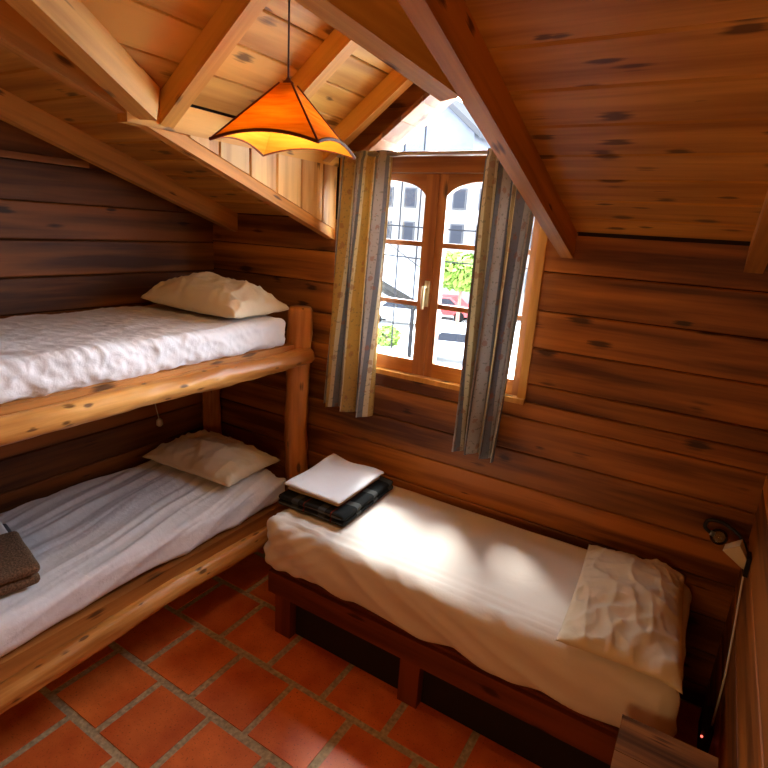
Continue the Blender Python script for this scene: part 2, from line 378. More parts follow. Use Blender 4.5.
def rounded_box(x0, x1, y0, y1, z0, z1, r, step, disp=None, rz=None):
    """dense soft box; disp(p, n) -> offset vector"""
    rz = rz or r
    bm = bmesh.new()
    def axis(a, b):
        k = max(2, int(round((b-a)/step))); return [a+(b-a)*i/k for i in range(k+1)]
    X, Y, Z = axis(x0, x1), axis(y0, y1), axis(z0, z1)
    cache = {}
    def V(i, j, k):
        key = (i, j, k)
        if key in cache: return cache[key]
        p = Vector((X[i], Y[j], Z[k]))
        inn = Vector((min(max(p.x, x0+r), x1-r), min(max(p.y, y0+r), y1-r), min(max(p.z, z0+rz), z1-rz)))
        e = p-inn; e2 = Vector((e.x/r, e.y/r, e.z/rz))
        n = Vector((0, 0, 0))
        mx = max(abs(e2.x), abs(e2.y), abs(e2.z))
        if mx > 1e-6:
            n = e2.normalized(); q = Vector((n.x*r, n.y*r, n.z*rz))
            p = inn+q*mx
        if disp and mx > 1e-6: p = p+disp(p, n)
        cache[key] = bm.verts.new(p); return cache[key]
    nx, ny, nz = len(X)-1, len(Y)-1, len(Z)-1
    for i in range(nx):
        for j in range(ny):
            bm.faces.new((V(i,j,nz), V(i+1,j,nz), V(i+1,j+1,nz), V(i,j+1,nz)))
            bm.faces.new((V(i,j,0), V(i,j+1,0), V(i+1,j+1,0), V(i+1,j,0)))
    for i in range(nx):
        for k in range(nz):
            bm.faces.new((V(i,0,k), V(i+1,0,k), V(i+1,0,k+1), V(i,0,k+1)))
            bm.faces.new((V(i,ny,k), V(i,ny,k+1), V(i+1,ny,k+1), V(i+1,ny,k)))
    for j in range(ny):
        for k in range(nz):
            bm.faces.new((V(0,j,k), V(0,j,k+1), V(0,j+1,k+1), V(0,j+1,k)))
            bm.faces.new((V(nx,j,k), V(nx,j+1,k), V(nx,j+1,k+1), V(nx,j,k+1)))
    return bm
def ridge(x): return 1-abs(2*noise.noise(x))       # sharp crests
def sstep(a, b, x):
    t = min(1, max(0, (x-a)/(b-a))); return t*t*(3-2*t)

def pillow_mesh(L, W, Hh, seed, pinch=0.10, flat=0.35, wr=0.010, droop=None, n=44, corner=0.5):
    """L along x, W along y; sits with its underside at z=0"""
    bm = bmesh.new(); top = {}; bot = {}
    for i in range(n+1):
        for j in range(n+1):
            u, v = 2*i/n-1, 2*j/n-1
            uu = math.sin(u*PI/2)*0.35+u*0.65; vv = math.sin(v*PI/2)*0.35+v*0.65
            x = L/2*uu*(1-pinch*(1-vv*vv)); y = W/2*vv*(1-pinch*1.3*(1-uu*uu))
            prof = max(0, (1-uu**2)*(1-vv**2))**corner
            wn_ = noise.noise((x*7+seed, y*7, seed*2.0))*wr*0.9
            for ka, (ca, sa) in enumerate(((0.94, 0.34), (0.5, -0.87), (0.17, 0.98))):
                xa_, ya_ = x*ca+y*sa, y*ca-x*sa
                q = ridge((xa_*4.0+seed+ka*3, ya_*13.0+0.5*noise.noise((x*6, y*6, seed)), seed+ka))
                wn_ += (q*q*q-0.35)*wr*0.55
            wn_ += (ridge((x*14+seed, y*22, 4.0))**2-0.5)*wr*0.18
            edge = min(1, prof*3)
            zt = Hh*prof+wn_*edge
            zb = -Hh*flat*prof
            d = droop(x, y) if droop else 0.0
            rim = noise.noise((u*4+seed, v*4, 3))*0.006
            top[i, j] = bm.verts.new((x, y, zt+d+rim))
            if i in (0, n) or j in (0, n): bot[i, j] = top[i, j]
            else: bot[i, j] = bm.verts.new((x, y, max(zb, -Hh*flat)+d+rim-0.001))
    for i in range(n):
        for j in range(n):
            bm.faces.new((top[i,j], top[i+1,j], top[i+1,j+1], top[i,j+1]))
            f = (bot[i,j], bot[i,j+1], bot[i+1,j+1], bot[i+1,j])
            if len(set(f)) == 4:
                try: bm.faces.new(f)
                except ValueError: pass
    return bm
def place(o, loc, rx=0, ry=0, rz=0):
    o.location = loc; o.rotation_euler = (rx, ry, rz); return o

# ------------------------------------------------------------------ the room
XL, XR, YW, YB = -2.82, 0.30, 2.5, -1.7
TS, EZ, PW = 0.327, 2.035, 0.175                     # main slope, eave height, board pitch
CX, DL, DR, DS, DZ = -1.237, -1.854, -0.620, 0.73, 2.41  # dormer centre, sides, slope, springing height
def zc(y): return EZ+TS*(YW-y)
def zd(x): return DZ+DS*(x-DL) if x < CX else DZ+DS*(DR-x)
def vy(x): return YW-(zd(x)-EZ)/TS                    # valley line
nx_ = Vector((0, -TS, -1)).normalized()

# floor: terracotta tiles in running bond, on grout
bm = bmesh.new(); box(bm, XL-0.1, XR+0.1, YB-0.1, YW+0.1, -0.12, -0.004, 1)
px, py, g = 0.318, 0.322, 0.017
rows = range(-10, 5)
for r_ in rows:
    y0 = 1.228+py*r_
    offx = -1.607 if r_ % 2 == 0 else -1.607-0.170
    if y0 > YW or y0+py < YB: continue
    k0 = int((XL-offx)/px)-1
    for k in range(k0, k0+14):
        x0 = offx+px*k
        a, b_, c, d = max(XL, x0+g), min(XR, x0+px-g), max(YB, y0+g), min(YW, y0+py-g)
        if b_-a < 0.03 or d-c < 0.03: continue
        jx, jy = random.uniform(-.003, .003), random.uniform(-.003, .003)
        vs = box(bm, a+jx, b_+jx, c+jy, d+jy, -0.02, 0.0+random.uniform(-.001, 0), 0)
fl = struct(obj('floor', bm, [M['tile'], M['grout']]))

# window wall: boards along x, with the opening for the window
WX0, WX1, WZ0, WZ1 = -1.835, -0.690, 1.245, 2.345
bm = bmesh.new()
zs = [EZ-PW*k for k in range(0, 13)]
N = Vector((0, -1, 0))
def wb(x0, x1, z1, z0):
    board(bm, (x0, YW, z0), (x1, YW, z0), (x1, YW, z1), (x0, YW, z1), N)
for k in range(12):
    z1, z0 = zs[k], max(zs[k+1], 0)
    if z1 <= 0.02: break
    if z0 >= WZ0-0.001:
        wb(XL, WX0, z1, z0); wb(WX1, XR, z1, z0)
    elif z1 > WZ0:
        wb(XL, WX0, z1, WZ0); wb(WX1, XR, z1, WZ0); wb(XL, XR, WZ0, z0)
    else: wb(XL, XR, z1, z0)
wb(WX1, DR+0.05, WZ1, EZ)
# solid wall behind the boards
for x0, x1, z0, z1 in ((XL-.1, WX0, -0.1, EZ+0.05), (WX1, XR+.1, -0.1, EZ+0.05), (WX0, WX1, -0.1, WZ0), (WX1, DR+0.06, EZ, DZ), (DL-0.1, WX0, EZ, DZ)):
    box(bm, x0, x1, YW+0.017, YW+0.14, z0, z1, 1)
wback = struct(obj('wall_back', bm, [M['wall_x'], M['dark']]))

# left wall: boards along y
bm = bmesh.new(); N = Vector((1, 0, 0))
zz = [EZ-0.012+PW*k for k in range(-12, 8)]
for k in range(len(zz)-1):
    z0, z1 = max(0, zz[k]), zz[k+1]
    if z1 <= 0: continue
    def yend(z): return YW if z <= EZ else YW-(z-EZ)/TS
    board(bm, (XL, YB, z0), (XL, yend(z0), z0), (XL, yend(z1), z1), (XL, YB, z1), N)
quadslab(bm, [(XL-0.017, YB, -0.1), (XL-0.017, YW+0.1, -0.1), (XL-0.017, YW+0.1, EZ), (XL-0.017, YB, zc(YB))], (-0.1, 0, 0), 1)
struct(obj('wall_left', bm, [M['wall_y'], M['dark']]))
boxo('trim_1', XL, XL+0.022, YB, 1.70, 2.20, 2.23, M['bunk_board'])['kind'] = 'structure'
# right wall
bm = bmesh.new(); N = Vector((-1, 0, 0))
zr = [0.86+0.232*k for k in range(-4, 11)]
for k in range(len(zr)-1):
    z0, z1 = max(0, zr[k]), zr[k+1]
    if z1 <= 0: continue
    board(bm, (XR, YB, z0), (XR, yend(z0), z0), (XR, yend(z1), z1), (XR, YB, z1), N)
quadslab(bm, [(XR+0.017, YB, -0.1), (XR+0.017, YW+0.1, -0.1), (XR+0.017, YW+0.1, EZ), (XR+0.017, YB, zc(YB))], (0.1, 0, 0), 1)
struct(obj('wall_right', bm, [M['rightwall'], M['dark']]))
# wall behind the camera
bm = bmesh.new(); N = Vector((0, 1, 0)); z = 0
while z < zc(YB):
    board(bm, (XL, YB, z), (XR, YB, z), (XR, YB, min(z+PW, zc(YB))), (XL, YB, min(z+PW, zc(YB))), N); z += PW
box(bm, XL-.1, XR+.1, YB-0.12, YB-0.017, -0.1, zc(YB)+.1, 1)
struct(obj('wall_front', bm, [M['wall_x'], M['dark']]))

# main sloping ceiling: boards along x, cut back at the dormer
bm = bmesh.new()
ys = [YW]; dy = 0.166
while ys[-1] > YB: ys.append(max(YB, ys[-1]-dy))
def vx(y):                                            # dormer opening half width at y
    if y >= vy(DL): return CX-DL
    if y <= vy(CX): return 0
    return (CX-DL)*(y-vy(CX))/(vy(DL)-vy(CX))
for a, b_ in zip(ys[:-1], ys[1:]):
    ha, hb = vx(a), vx(b_)
    if ha > CX-DL-0.001: ha = hb = CX-DL+0.042
    P = lambda x, y: (x, y, zc(y))
    if ha < 1e-6:
        board(bm, P(XL, b_), P(XR, b_), P(XR, a), P(XL, a), nx_)
    else:
        board(bm, P(XL, b_), P(CX-hb, b_), P(CX-ha, a), P(XL, a), nx_)
        board(bm, P(CX+hb, b_), P(XR, b_), P(XR, a), P(CX+ha, a), nx_)
up_ = Vector((0, 0, 0.1)); o_ = Vector((0, 0, 0.019))
y1, y2 = vy(DL), vy(CX)
R = lambda x, y: Vector((x, y, zc(y)))+o_
for pts in ([R(XL-.1, YW+.14), R(XL-.1, y1), R(DL-.05, y1), R(DL-.05, YW+.14)], [R(DR+.05, YW+.14), R(DR+.05, y1), R(XR+.1, y1), R(XR+.1, YW+.14)],
            [R(XL-.1, y1), R(XL-.1, y2), R(CX, y2), R(DL, y1)], [R(DR, y1), R(CX, y2), R(XR+.1, y2), R(XR+.1, y1)], [R(XL-.1, y2), R(XL-.1, YB-.1), R(XR+.1, YB-.1), R(XR+.1, y2)]):
    quadslab(bm, pts, up_, 1)
struct(obj('ceiling', bm, [M['ceil_x'], M['dark']]))
# dark cover strip where ceiling meets wall
boxo('trim_2', DR+0.06, XR, YW-0.012, YW, EZ-0.012, EZ+0.004, M['dark'], None, 0.002)['kind'] = 'structure'

# dormer ceiling: boards along y on both slopes
bm = bmesh.new()
nb = 5
for sgn in (-1, 1):
    xa = DL if sgn < 0 else DR
    for k in range(nb):
        x0 = xa+(CX-xa)*k/nb; x1 = xa+(CX-xa)*(k+1)/nb
        n_ = Vector((DS*(-sgn)*-1 if False else (DS if sgn < 0 else -DS), 0, -1))
        board(bm, (x0, vy(x0), zd(x0)), (x0, YW+0.1, zd(x0)), (x1, YW+0.1, zd(x1)), (x1, vy(x1), zd(x1)), n_)
    ex = -0.075 if sgn < 0 else 0.02; q = [Vector((xa, vy(xa), zd(xa))), Vector((CX, vy(CX), zd(CX))), Vector((CX, YW+.22, zd(CX))), Vector((xa+ex, YW+.22, zd(xa)-DS*abs(ex))), Vector((xa+ex, vy(xa), zd(xa)-DS*abs(ex)))]
    quadslab(bm, [p+o_*1.4 for p in q], (0, 0, 0.09), 1)
struct(obj('ceiling_dormer', bm, [M['dormer_y'], M['dark']]))
# dormer cheeks: vertical boards
for nm, xs, nrm in (('wall_dormer_left', DL+0.007, 1), ('wall_dormer_right', DR-0.007, -1)):
    bm = bmesh.new(); ye = [2.496, 2.374, 2.202, 2.027, 1.855, 1.683, 1.53]
    for a, b_ in zip(ye[:-1], ye[1:]):
        board(bm, (xs, a, zc(a)-0.058), (xs, a, 2.302), (xs, b_, 2.302), (xs, b_, min(2.300, zc(b_)-0.058)), (nrm, 0, 0), 0.016)
    quadslab(bm, [(xs-nrm*0.018, YW+.1, zc(YW+.1)-.02), (xs-nrm*0.018, YW+.1, DZ), (xs-nrm*0.018, vy(DL), DZ), (xs-nrm*0.018, vy(DL), zc(vy(DL))-.02)], (-nrm*0.010, 0, 0), 1)
    struct(obj(nm, bm, [M['cheek_z'], M['dark']]))

# ------------------------------------------------------------------ roof timbers
RH = 0.110
def slope_beam(name, xc, wd, ya, yb, mt, label, drop=RH):
    zb = lambda y: zc(y)-drop
    return beam(name, (xc, ya, zb(ya)), (xc, yb, zb(yb)), wd, drop-0.006, mt, label, 'rafter')
slope_beam('rafter', 0.094, 0.062, YW-0.004, -1.5, M['beam'], 'sloping rafter cut off by the right edge of the photo, resting on the board wall')
slope_beam('rafter', -0.5935, 0.053, YW-0.004, -1.5, M['beam'], 'long sloping trimmer rafter on the right side of the dormer window')
slope_beam('rafter', -1.8805, 0.053, YW-0.004, -1.5, M['beam'], 'sloping trimmer rafter below the vertical cheek boards, left of the window')
slope_beam('rafter', -2.628, 0.055, YW-0.004, -1.5, M['beam'], 'dim sloping rafter above the upper bunk, next to the left wall')
# wall plates of the dormer
beam('wall_plate', (-1.873, 1.27, 2.300), (-1.873, 2.497, 2.300), 0.056, 0.10, M['valley'], 'level pale timber under the dormer rafters, above the cheek boards', 'beam')
beam('wall_plate', (-0.622, 1.70, 2.300), (-0.622, 2.497, 2.300), 0.040, 0.10, M['valley'], 'level timber on the right of the dormer, behind the long trimmer rafter', 'beam')
# valley rafters
k_ = TS/DS
def valley(sgn, label):
    x0 = DL if sgn > 0 else DR
    xa, ya, za = x0+sgn*0.032, 1.33, 2.315
    L = 1.32
    return beam('valley_rafter', (xa, ya, za), (xa+sgn*k_*L, ya-L, za+TS*L), 0.075, 0.115, M['valley'], label, 'rafter')
valley(1, 'bright pale valley rafter at the top left corner, ending on the trimmer')
valley(-1, 'dark sided valley rafter at the top centre, ending on the long trimmer')
# dormer rafters
def drafter(sgn, y, label, mt):
    xa = DL-0.02 if sgn < 0 else DR-0.03
    xb = CX+sgn*0.028
    f = lambda x: zd(x)-0.105
    return beam('dormer_rafter', (xa, y, f(xa)), (xb, y, f(xb)), 0.06, 0.083, mt, label, 'rafter')
for y, tx in ((1.43, 'nearest to the camera, left of the orange lamp'), (1.91, 'in the middle, behind the orange lamp'), (2.39, 'against the gable glass, left side')):
    drafter(-1, y, 'short slanting dormer rafter '+tx, M['valley'])
for y, tx in ((1.43, 'nearest the camera'), (1.91, 'middle of three'), (2.39, 'against the gable glass')):
    drafter(1, y, 'short dormer rafter on the right slope behind the trimmer, '+tx, M['valley'])
beam('ridge_board', (CX, 0.3, zd(CX)-0.14), (CX, 2.497, zd(CX)-0.14), 0.04, 0.11, M['beam'], 'level ridge board along the top of the dormer ceiling', 'beam')

# ------------------------------------------------------------------ window
win = bpy.data.objects.new('window_1', None); C.objects.link(win); win.location = (-1.265, YW, WZ0); win['kind'] = 'structure'
FY0, FY1 = YW-0.004, YW+0.10
bm = bmesh.new(); box(bm, WX0, WX0+0.04, FY0, FY1, WZ0, WZ1); box(bm, WX1-0.04, WX1, FY0, FY1, WZ0, WZ1); bevel(bm, 0.004, 2)
obj('jamb', bm, M['jamb_z'], win)
boxo('lintel', WX0+0.04, WX1-0.04, FY0, FY1, 2.275, WZ1, M['window_x'], win)
boxo('sill', WX0+0.0, WX1-0.0, YW-0.022, FY1, WZ0-0.012, WZ0+0.014, M['jamb_z'], win, 0.006)
def casement(x0, x1, hinge):
    """one arched three light casement"""
    z0, z1 = WZ0+0.016, 2.273; y0, y1 = YW+0.018, YW+0.058; sl, sr = (0.034, 0.058) if hinge < 0 else (0.058, 0.034)
    e = bpy.data.objects.new('casement', None); C.objects.link(e); e.location = ((x0+x1)/2, y0, z0); e.parent = win
    e.matrix_parent_inverse = Matrix.Translation(-win.location)
    def prt(name, bm, mt):
        o = obj(name, bm, mt); o.parent = e; o.matrix_parent_inverse = (win.matrix_basis @ Matrix.Translation(-win.location) @ Matrix.Translation(e.location)).inverted(); return o
    bm = bmesh.new(); box(bm, x0, x0+sl, y0, y1, z0, z1); bevel(bm, 0.005, 2); prt('stile', bm, M['window_z'])
    bm = bmesh.new(); box(bm, x1-sr, x1, y0, y1, z0, z1); bevel(bm, 0.005, 2); prt('stile', bm, M['window_z'])
    bm = bmesh.new(); box(bm, x0+sl, x1-sr, y0, y1, z0, z0+0.075); bevel(bm, 0.005, 2); prt('bottom_rail', bm, M['rail_x'])
    bm = bmesh.new(); n = 18; fr, bk = [], []
    xa, xb = x0+sl, x1-sr
    for i in range(n+1):
        t = i/n; x = xa+(xb-xa)*t; z = 2.155+0.085*math.sqrt(max(0, 1-(2*t-1)**2*0.96))
        fr.append((x, z))
    for i in range(n):
        (xa_, za_), (xb_, zb_) = fr[i], fr[i+1]
        quadslab(bm, [(xa_, y0, za_), (xb_, y0, zb_), (xb_, y0, z1), (xa_, y0, z1)], (0, y1-y0, 0))
    bmesh.ops.remove_doubles(bm, verts=bm.verts, dist=0.0004)
    prt('arched_rail', bm, M['window_x'])
    bm = bmesh.new()
    for z in (1.635, 1.938): box(bm, xa, xb, y0+0.006, y1-0.006, z-0.012, z+0.012)
    bevel(bm, 0.004, 2); prt('glazing_bar', bm, M['window_x'])
    bm = bmesh.new(); box(bm, xa-0.004, xb+0.004, y0+0.018, y0+0.022, z0+0.07, z1-0.01); prt('pane', bm, M['glass'])
casement(WX0+0.042, -1.266, -1); casement(-1.264, WX1-0.042, 1)
bm = bmesh.new(); box(bm, -1.283, -1.249, YW+0.006, YW+0.018, WZ0+0.02, 2.27); bevel(bm, 0.004, 2); obj('cover_bead', bm, M['window_z'], win)
hd = bmesh.new(); box(hd, -1.279, -1.253, YW-0.001, YW+0.006, 1.63, 1.76); bevel(hd, 0.003, 2)
tube(hd, [(-1.266, YW-0.001, 1.73), (-1.266, YW-0.034, 1.73)], 0.008, 12)
tube(hd, arc_pts([(-1.266, YW-0.034, 1.735), (-1.266, YW-0.040, 1.70), (-1.266, YW-0.036, 1.65), (-1.266, YW-0.034, 1.62)], 5), [0.009]*5+[0.0085]*6+[0.007]*5, 12)
obj('handle', hd, M['brass'], win, True)['label'] = 'pale brass espagnolette handle'

# gable glazing above the window
gw = bpy.data.objects.new('window_2', None); C.objects.link(gw); gw.location = (CX, YW, 2.345); gw['kind'] = 'structure'
GA = 2.655; GS = DS
gz = lambda x: GA-GS*abs(x-CX)
for sgn in (-1, 1):
    xa, xb = CX+sgn*0.42, CX
    bm = bmesh.new(); nn = 4
    za = gz(xa)
    for i in range(nn):
        t0, t1 = i/nn, (i+1)/nn
        p0 = Vector((xa+(xb-xa)*t0, 0, za+(GA-za)*t0)); p1 = Vector((xa+(xb-xa)*(t1-0.01), 0, za+(GA-za)*(t1-0.01)))
        quadslab(bm, [(p0.x, YW-0.05, p0.z), (p1.x, YW-0.05, p1.z), (p1.x, YW+0.16, p1.z), (p0.x, YW+0.16, p0.z)], (0, 0, 0.03))
    obj('lining_board', bm, M['lining'], gw)
    bm = bmesh.new()   # gable boarding outside the glazed triangle
    xo = DL-0.05 if sgn < 0 else DR+0.05
    quadslab(bm, [(xa, YW+0.03, za+0.02), (CX, YW+0.03, GA+0.02), (CX, YW+0.03, zd(CX)+.01), (xo, YW+0.03, zd(DL if sgn < 0 else DR)-.03), (xo, YW+0.03, 2.34), (xa, YW+0.03, 2.34)], (0, 0.10, 0))
    obj('gable_board', bm, M['window_x'], gw)
bm = bmesh.new(); quadslab(bm, [(CX-0.42, YW+0.10, gz(CX-0.42)), (CX+0.42, YW+0.10, gz(CX+0.42)), (CX, YW+0.10, GA)], (0, 0.004, 0))
obj('pane', bm, M['glass'], gw)
boxo('ledge', WX0, WX1, YW-0.03, YW+0.10, WZ1, WZ1+0.016, M['lining'], gw, 0.003)

# curtain rod and curtains
rod = thing('curtain_rod', 'thin grey metal curtain rod across the top of the window', 'curtain rod', (-1.26, 2.44, 2.352))
bm = bmesh.new(); tube(bm, [(-1.82, 2.44, 2.352), (-0.70, 2.44, 2.352)], 0.011, 12); obj('rod', bm, M['steel'], rod, True)
for x in (-1.825, -0.695):
    bm = bmesh.new(); bmesh.ops.create_uvsphere(bm, u_segments=12, v_segments=8, radius=0.012, matrix=Matrix.Translation((x, 2.44, 2.352))); obj('finial', bm, M['steel'], rod, True)
for x in (-1.80, -0.72):
    bm = bmesh.new(); tube(bm, [(x, 2.44, 2.352), (x, YW-0.005, 2.352)], 0.005, 8); obj('bracket', bm, M['steel'], rod, True)
def curtain(label, xt0, xt1, xb0, xb1, zb, folds, amp, seed, clothw, mt='curtain'):
    NU, NV = 150, 60; zt = 2.368
    bm = bmesh.new(); uvl = bm.loops.layers.uv.new('UVMap'); V = {}; UV = {}
    for j in range(NV+1):
        t = j/NV
        ts = sstep(0, 1, t)
        x0 = xt0+(xb0-xt0)*t; x1 = xt1+(xb1-xt1)*t
        for i in range(NU+1):
            u = i/NU
            ph = 2*PI*folds*u+seed+0.8*math.sin(2.2*t+seed)+1.1*noise.noise((u*2.3, t*1.2, seed))
            a = amp*(0.55+0.45*t)*(0.75+0.5*noise.noise((u*3, t*2, seed+9)))
            x = x0+(x1-x0)*u+a*0.55*math.sin(2*ph+0.6)*0.5
            y = 2.425-0.010*t+a*math.sin(ph)
            y = min(y, 2.478)
            if t < 0.03: y = 2.44+(y-2.44)*0.5
            z = zt+(zb-zt)*t+0.010*noise.noise((u*3, 0, seed))*t
            V[i, j] = bm.verts.new((x, y, z)); UV[i, j] = (u*clothw, t*(zt-zb))
    for j in range(NV):
        for i in range(NU):
            ks = ((i,j), (i+1,j), (i+1,j+1), (i,j+1))
            f = bm.faces.new([V[k] for k in ks])
            for lp, k in zip(f.loops, ks): lp[uvl].uv = UV[k]
    o = obj('curtain', bm, M[mt], None, True)
    sm = o.modifiers.new('thickness', 'SOLIDIFY'); sm.thickness = 0.0025; sm.offset = 0
    return tag(o, label, 'curtain')
curtain('left curtain, yellow and grey striped floral cloth beside the left casement', -1.775, -1.475, -1.855, -1.515, 0.995, 3.1, 0.050, 1.3, 0.85)
curtain('right curtain, mostly grey folds, hanging longer beside the right casement', -0.992, -0.735, -0.985, -0.775, 0.945, 3.1, 0.052, 4.1, 0.8, 'curtain_grey')

# ------------------------------------------------------------------ bunk bed
BX0, BX1, BY0, BY1 = -2.80, -1.93, 0.28, 2.42
bunk = thing('bunk_bed', 'rustic bunk bed of peeled logs along the left wall', 'bunk bed', (-2.37, 1.35, 0))
log('post', (-1.985, 2.352, 0), (-1.965, 2.352, 1.555), 0.067, M['post'], bunk, 1, 0.008)
log('post', (-2.735, 2.380, 0), (-2.735, 2.380, 1.40), 0.058, M['post'], bunk, 2, 0.008)
log('post', (-1.975, 0.335, 0), (-1.975, 0.335, 1.555), 0.067, M['post'], bunk, 3, 0.008)
log('post', (-2.735, 0.335, 0), (-2.735, 0.335, 1.40), 0.058, M['post'], bunk, 4, 0.008)
log('side_rail', (-1.925, 0.22, 1.278), (-1.925, 2.385, 1.286), 0.050, M['log'], bunk, 5, 0.016)
log('side_rail', (-1.925, 0.22, 0.288), (-1.925, 2.385, 0.290), 0.049, M['log'], bunk, 6, 0.016)
boxo('side_board', -1.995, -1.950, 0.28, 2.30, 1.285, 1.352, M['bunk_board'], bunk, 0.006)
boxo('side_board', -1.995, -1.945, 0.28, 2.30, 0.300, 0.402, M['bunk_board'], bunk, 0.006)
for z in (1.28, 0.29):
    log('end_rail', (-2.74, 2.420, z-0.09), (-1.98, 2.420, z-0.09), 0.034, M['post'], bunk, 8+z, 0.006)
    log('end_rail', (-2.74, 0.30, z-0.09), (-1.98, 0.30, z-0.09), 0.034, M['post'], bunk, 12+z, 0.006)
for z in (1.345, 0.395):
    boxo('bed_base', -2.795, -1.995, 0.30, 2.28, z-0.03, z-0.002, M['bunk_board'], bunk, 0.002)
    boxo('wall_board', -2.818, -2.795, 0.28, 2.33, z-0.07, z+0.012, M['bunk_board'], bunk, 0.003)

def disp_upper(p, n):
    side = n.x > 0.3
    w1 = ridge((p.x*3+p.y*2.2+p.z*5, (p.y*1.6-p.x*2.0)*4.0, p.z*6+3))
    w2 = ridge((p.x*9-p.y*5+p.z*12, p.y*13+p.z*14, 7.7))
    w3 = ridge((p.x*1.3+p.y*0.9, (p.x*2.4+p.y*0.4)*5.0, 2.2))
    a = 0.0085 if side else 0.0045
    w4 = ridge((p.x*16-p.y*9+p.z*20, p.y*24+p.z*18, 1.7))**2
    return n*((w1-0.65)*a+(w2-0.6)*a*0.65+(w4-0.5)*a*0.45+(0 if side else (w3-0.7)*0.006))
def disp_lower(p, n):
    # long folds pulled from the pillow end towards the front edge
    d = 2.05-p.y
    v = (p.x+2.45+max(0, 0.555-p.z)*0.8)-0.36*d+0.10*d*d+0.07*noise.noise((p.x*2.2, p.y*1.8, 6.1))
    w1 = ridge((v*11.0, p.y*0.7, 1.5)); w2 = ridge((v*24.0+3, p.y*1.1, 8.5)); w3 = ridge((v*5.0, p.y*0.8, 4.4))
    s = 0.7+0.3*sstep(0.5, 1.5, p.y)
    f = 1.0 if n.z > 0.5 else 0.9
    return n*(((w1-0.65)*0.014+(w2-0.65)*0.007+(w3-0.65)*0.010)*s*f+noise.noise((p.x*10, p.y*10, p.z*10))*0.002)
up_m = obj('mattress', rounded_box(-2.785, -1.953, 0.36, 2.245, 1.347, 1.505, 0.045, 0.0085, disp_upper), M['sheet'], None, True)
tag(up_m, 'upper bunk mattress under a creased white fitted sheet', 'mattress')
lo_m = obj('mattress', rounded_box(-2.785, -1.955, 0.36, 2.275, 0.397, 0.565, 0.050, 0.0085, disp_lower), M['sheet'], None, True)
tag(lo_m, 'lower bunk mattress under a white sheet pulled into long folds', 'mattress')

o = obj('pillow', pillow_mesh(0.68, 0.43, 0.148, 3.1, 0.06, 0.30, 0.018, None, 64, 0.40), M['pillow'], None, True)
place(o, (-2.33, 2.075, 1.552), 0.0, 0.03, 0.05); tag(o, 'plump cream pillow on the upper bunk mattress', 'pillow')
o = obj('pillow', pillow_mesh(0.69, 0.44, 0.125, 6.4, 0.05, 0.30, 0.022, None, 64, 0.45), M['pillow'], None, True)
place(o, (-2.40, 2.08, 0.608), 0.0, 0.0, 0.06); tag(o, 'cream pillow on the lower bunk mattress below the upper bunk', 'pillow')

# folded brown towels on the lower mattress
def folded(name, L, W, H, layers, mt, r=None, seed=0, amp=0.004, parent=None, step=0.014):
    """folded cloth: layers joined by a rounded fold on one long side"""
    t = H/layers; bm_all = bmesh.new()
    for k in range(layers):
        ins = 0.006*random.random()
        b = rounded_box(-L/2+ins, L/2-ins, -W/2+ins, W/2-ins*0.5, k*t+0.0005, (k+1)*t-0.0005, min(0.02, t*0.49), step,
                        lambda p, n: n*(noise.noise((p.x*9+seed, p.y*9, p.z*5+k*3))*amp*0.5)+Vector((0, 0, noise.noise((p.x*5+seed, p.y*5, 3))*amp)), t*0.49)
        me = bpy.data.meshes.new('tmp'); b.to_mesh(me); b.free(); bm_all.from_mesh(me); bpy.data.meshes.remove(me)
    return obj(name, bm_all, mt, parent, True)
o = folded('towel', 0.34, 0.44, 0.095, 2, M['towel'], seed=2, amp=0.010)
place(o, (-2.25, 0.735, 0.572), 0, 0, -0.22); tag(o, 'folded brown terry towel on the lower mattress at the left edge', 'towel')
o = folded('folded_cloth', 0.20, 0.24, 0.03, 1, M['dark_cloth'], seed=5, amp=0.006)
place(o, (-2.51, 0.90, 0.573), 0, 0, -0.2); tag(o, 'dark grey cloth behind the brown towel on the lower mattress', 'cloth')
o = folded('folded_sheet', 0.17, 0.20, 0.025, 1, M['white_linen'], seed=8, amp=0.006)
place(o, (-2.515, 0.895, 0.608), 0, 0, -0.2); tag(o, 'small white folded sheet on dark cloth at the left edge', 'sheet')

# ------------------------------------------------------------------ single bed
bed = thing('single_bed', 'low dark timber single bed base below the window', 'bed', (-0.75, 2.1, 0))
F = 1.745
boxo('front_rail', -1.630, 0.13, F, F+0.035, 0.222, 0.340, M['bed_x'], bed, 0.004)
boxo('back_rail', -1.630, 0.13, 2.43, 2.465, 0.222, 0.340, M['bed_x'], bed, 0.004)
boxo('end_rail', -1.630, -1.595, F+0.035, 2.43, 0.222, 0.340, M['bed_y'], bed, 0.004)
boxo('end_rail', 0.095, 0.13, F+0.035, 2.43, 0.222, 0.340, M['bed_y'], bed, 0.004)
for x in (-1.585, -0.865, 0.02):
    boxo('leg', x, x+0.095, F+0.003, F+0.075, 0.0, 0.222, M['bed_z'], bed, 0.004)
    boxo('leg', x, x+0.095, 2.39, 2.46, 0.0, 0.222, M['bed_z'], bed, 0.004)
boxo('bed_base', -1.628, 0.128, F+0.02, 2.455, 0.342, 0.358, M['bed_x'], bed, 0.002)
M['panel'] = plain('under_bed_shade', srgb(30, 17, 11), 0.8)  # near-black: added panels that carry the deep shade under the bed as colour
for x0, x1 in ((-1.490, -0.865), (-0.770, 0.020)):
    boxo('bed_shade_panel', x0+0.001, x1-0.001, F+0.050, F+0.064, 0.0, 0.221, M['panel'], bed, 0)
boxo('bed_end_shade', -1.612, -1.600, F+0.080, 2.388, 0.0, 0.221, M['panel'], bed, 0)
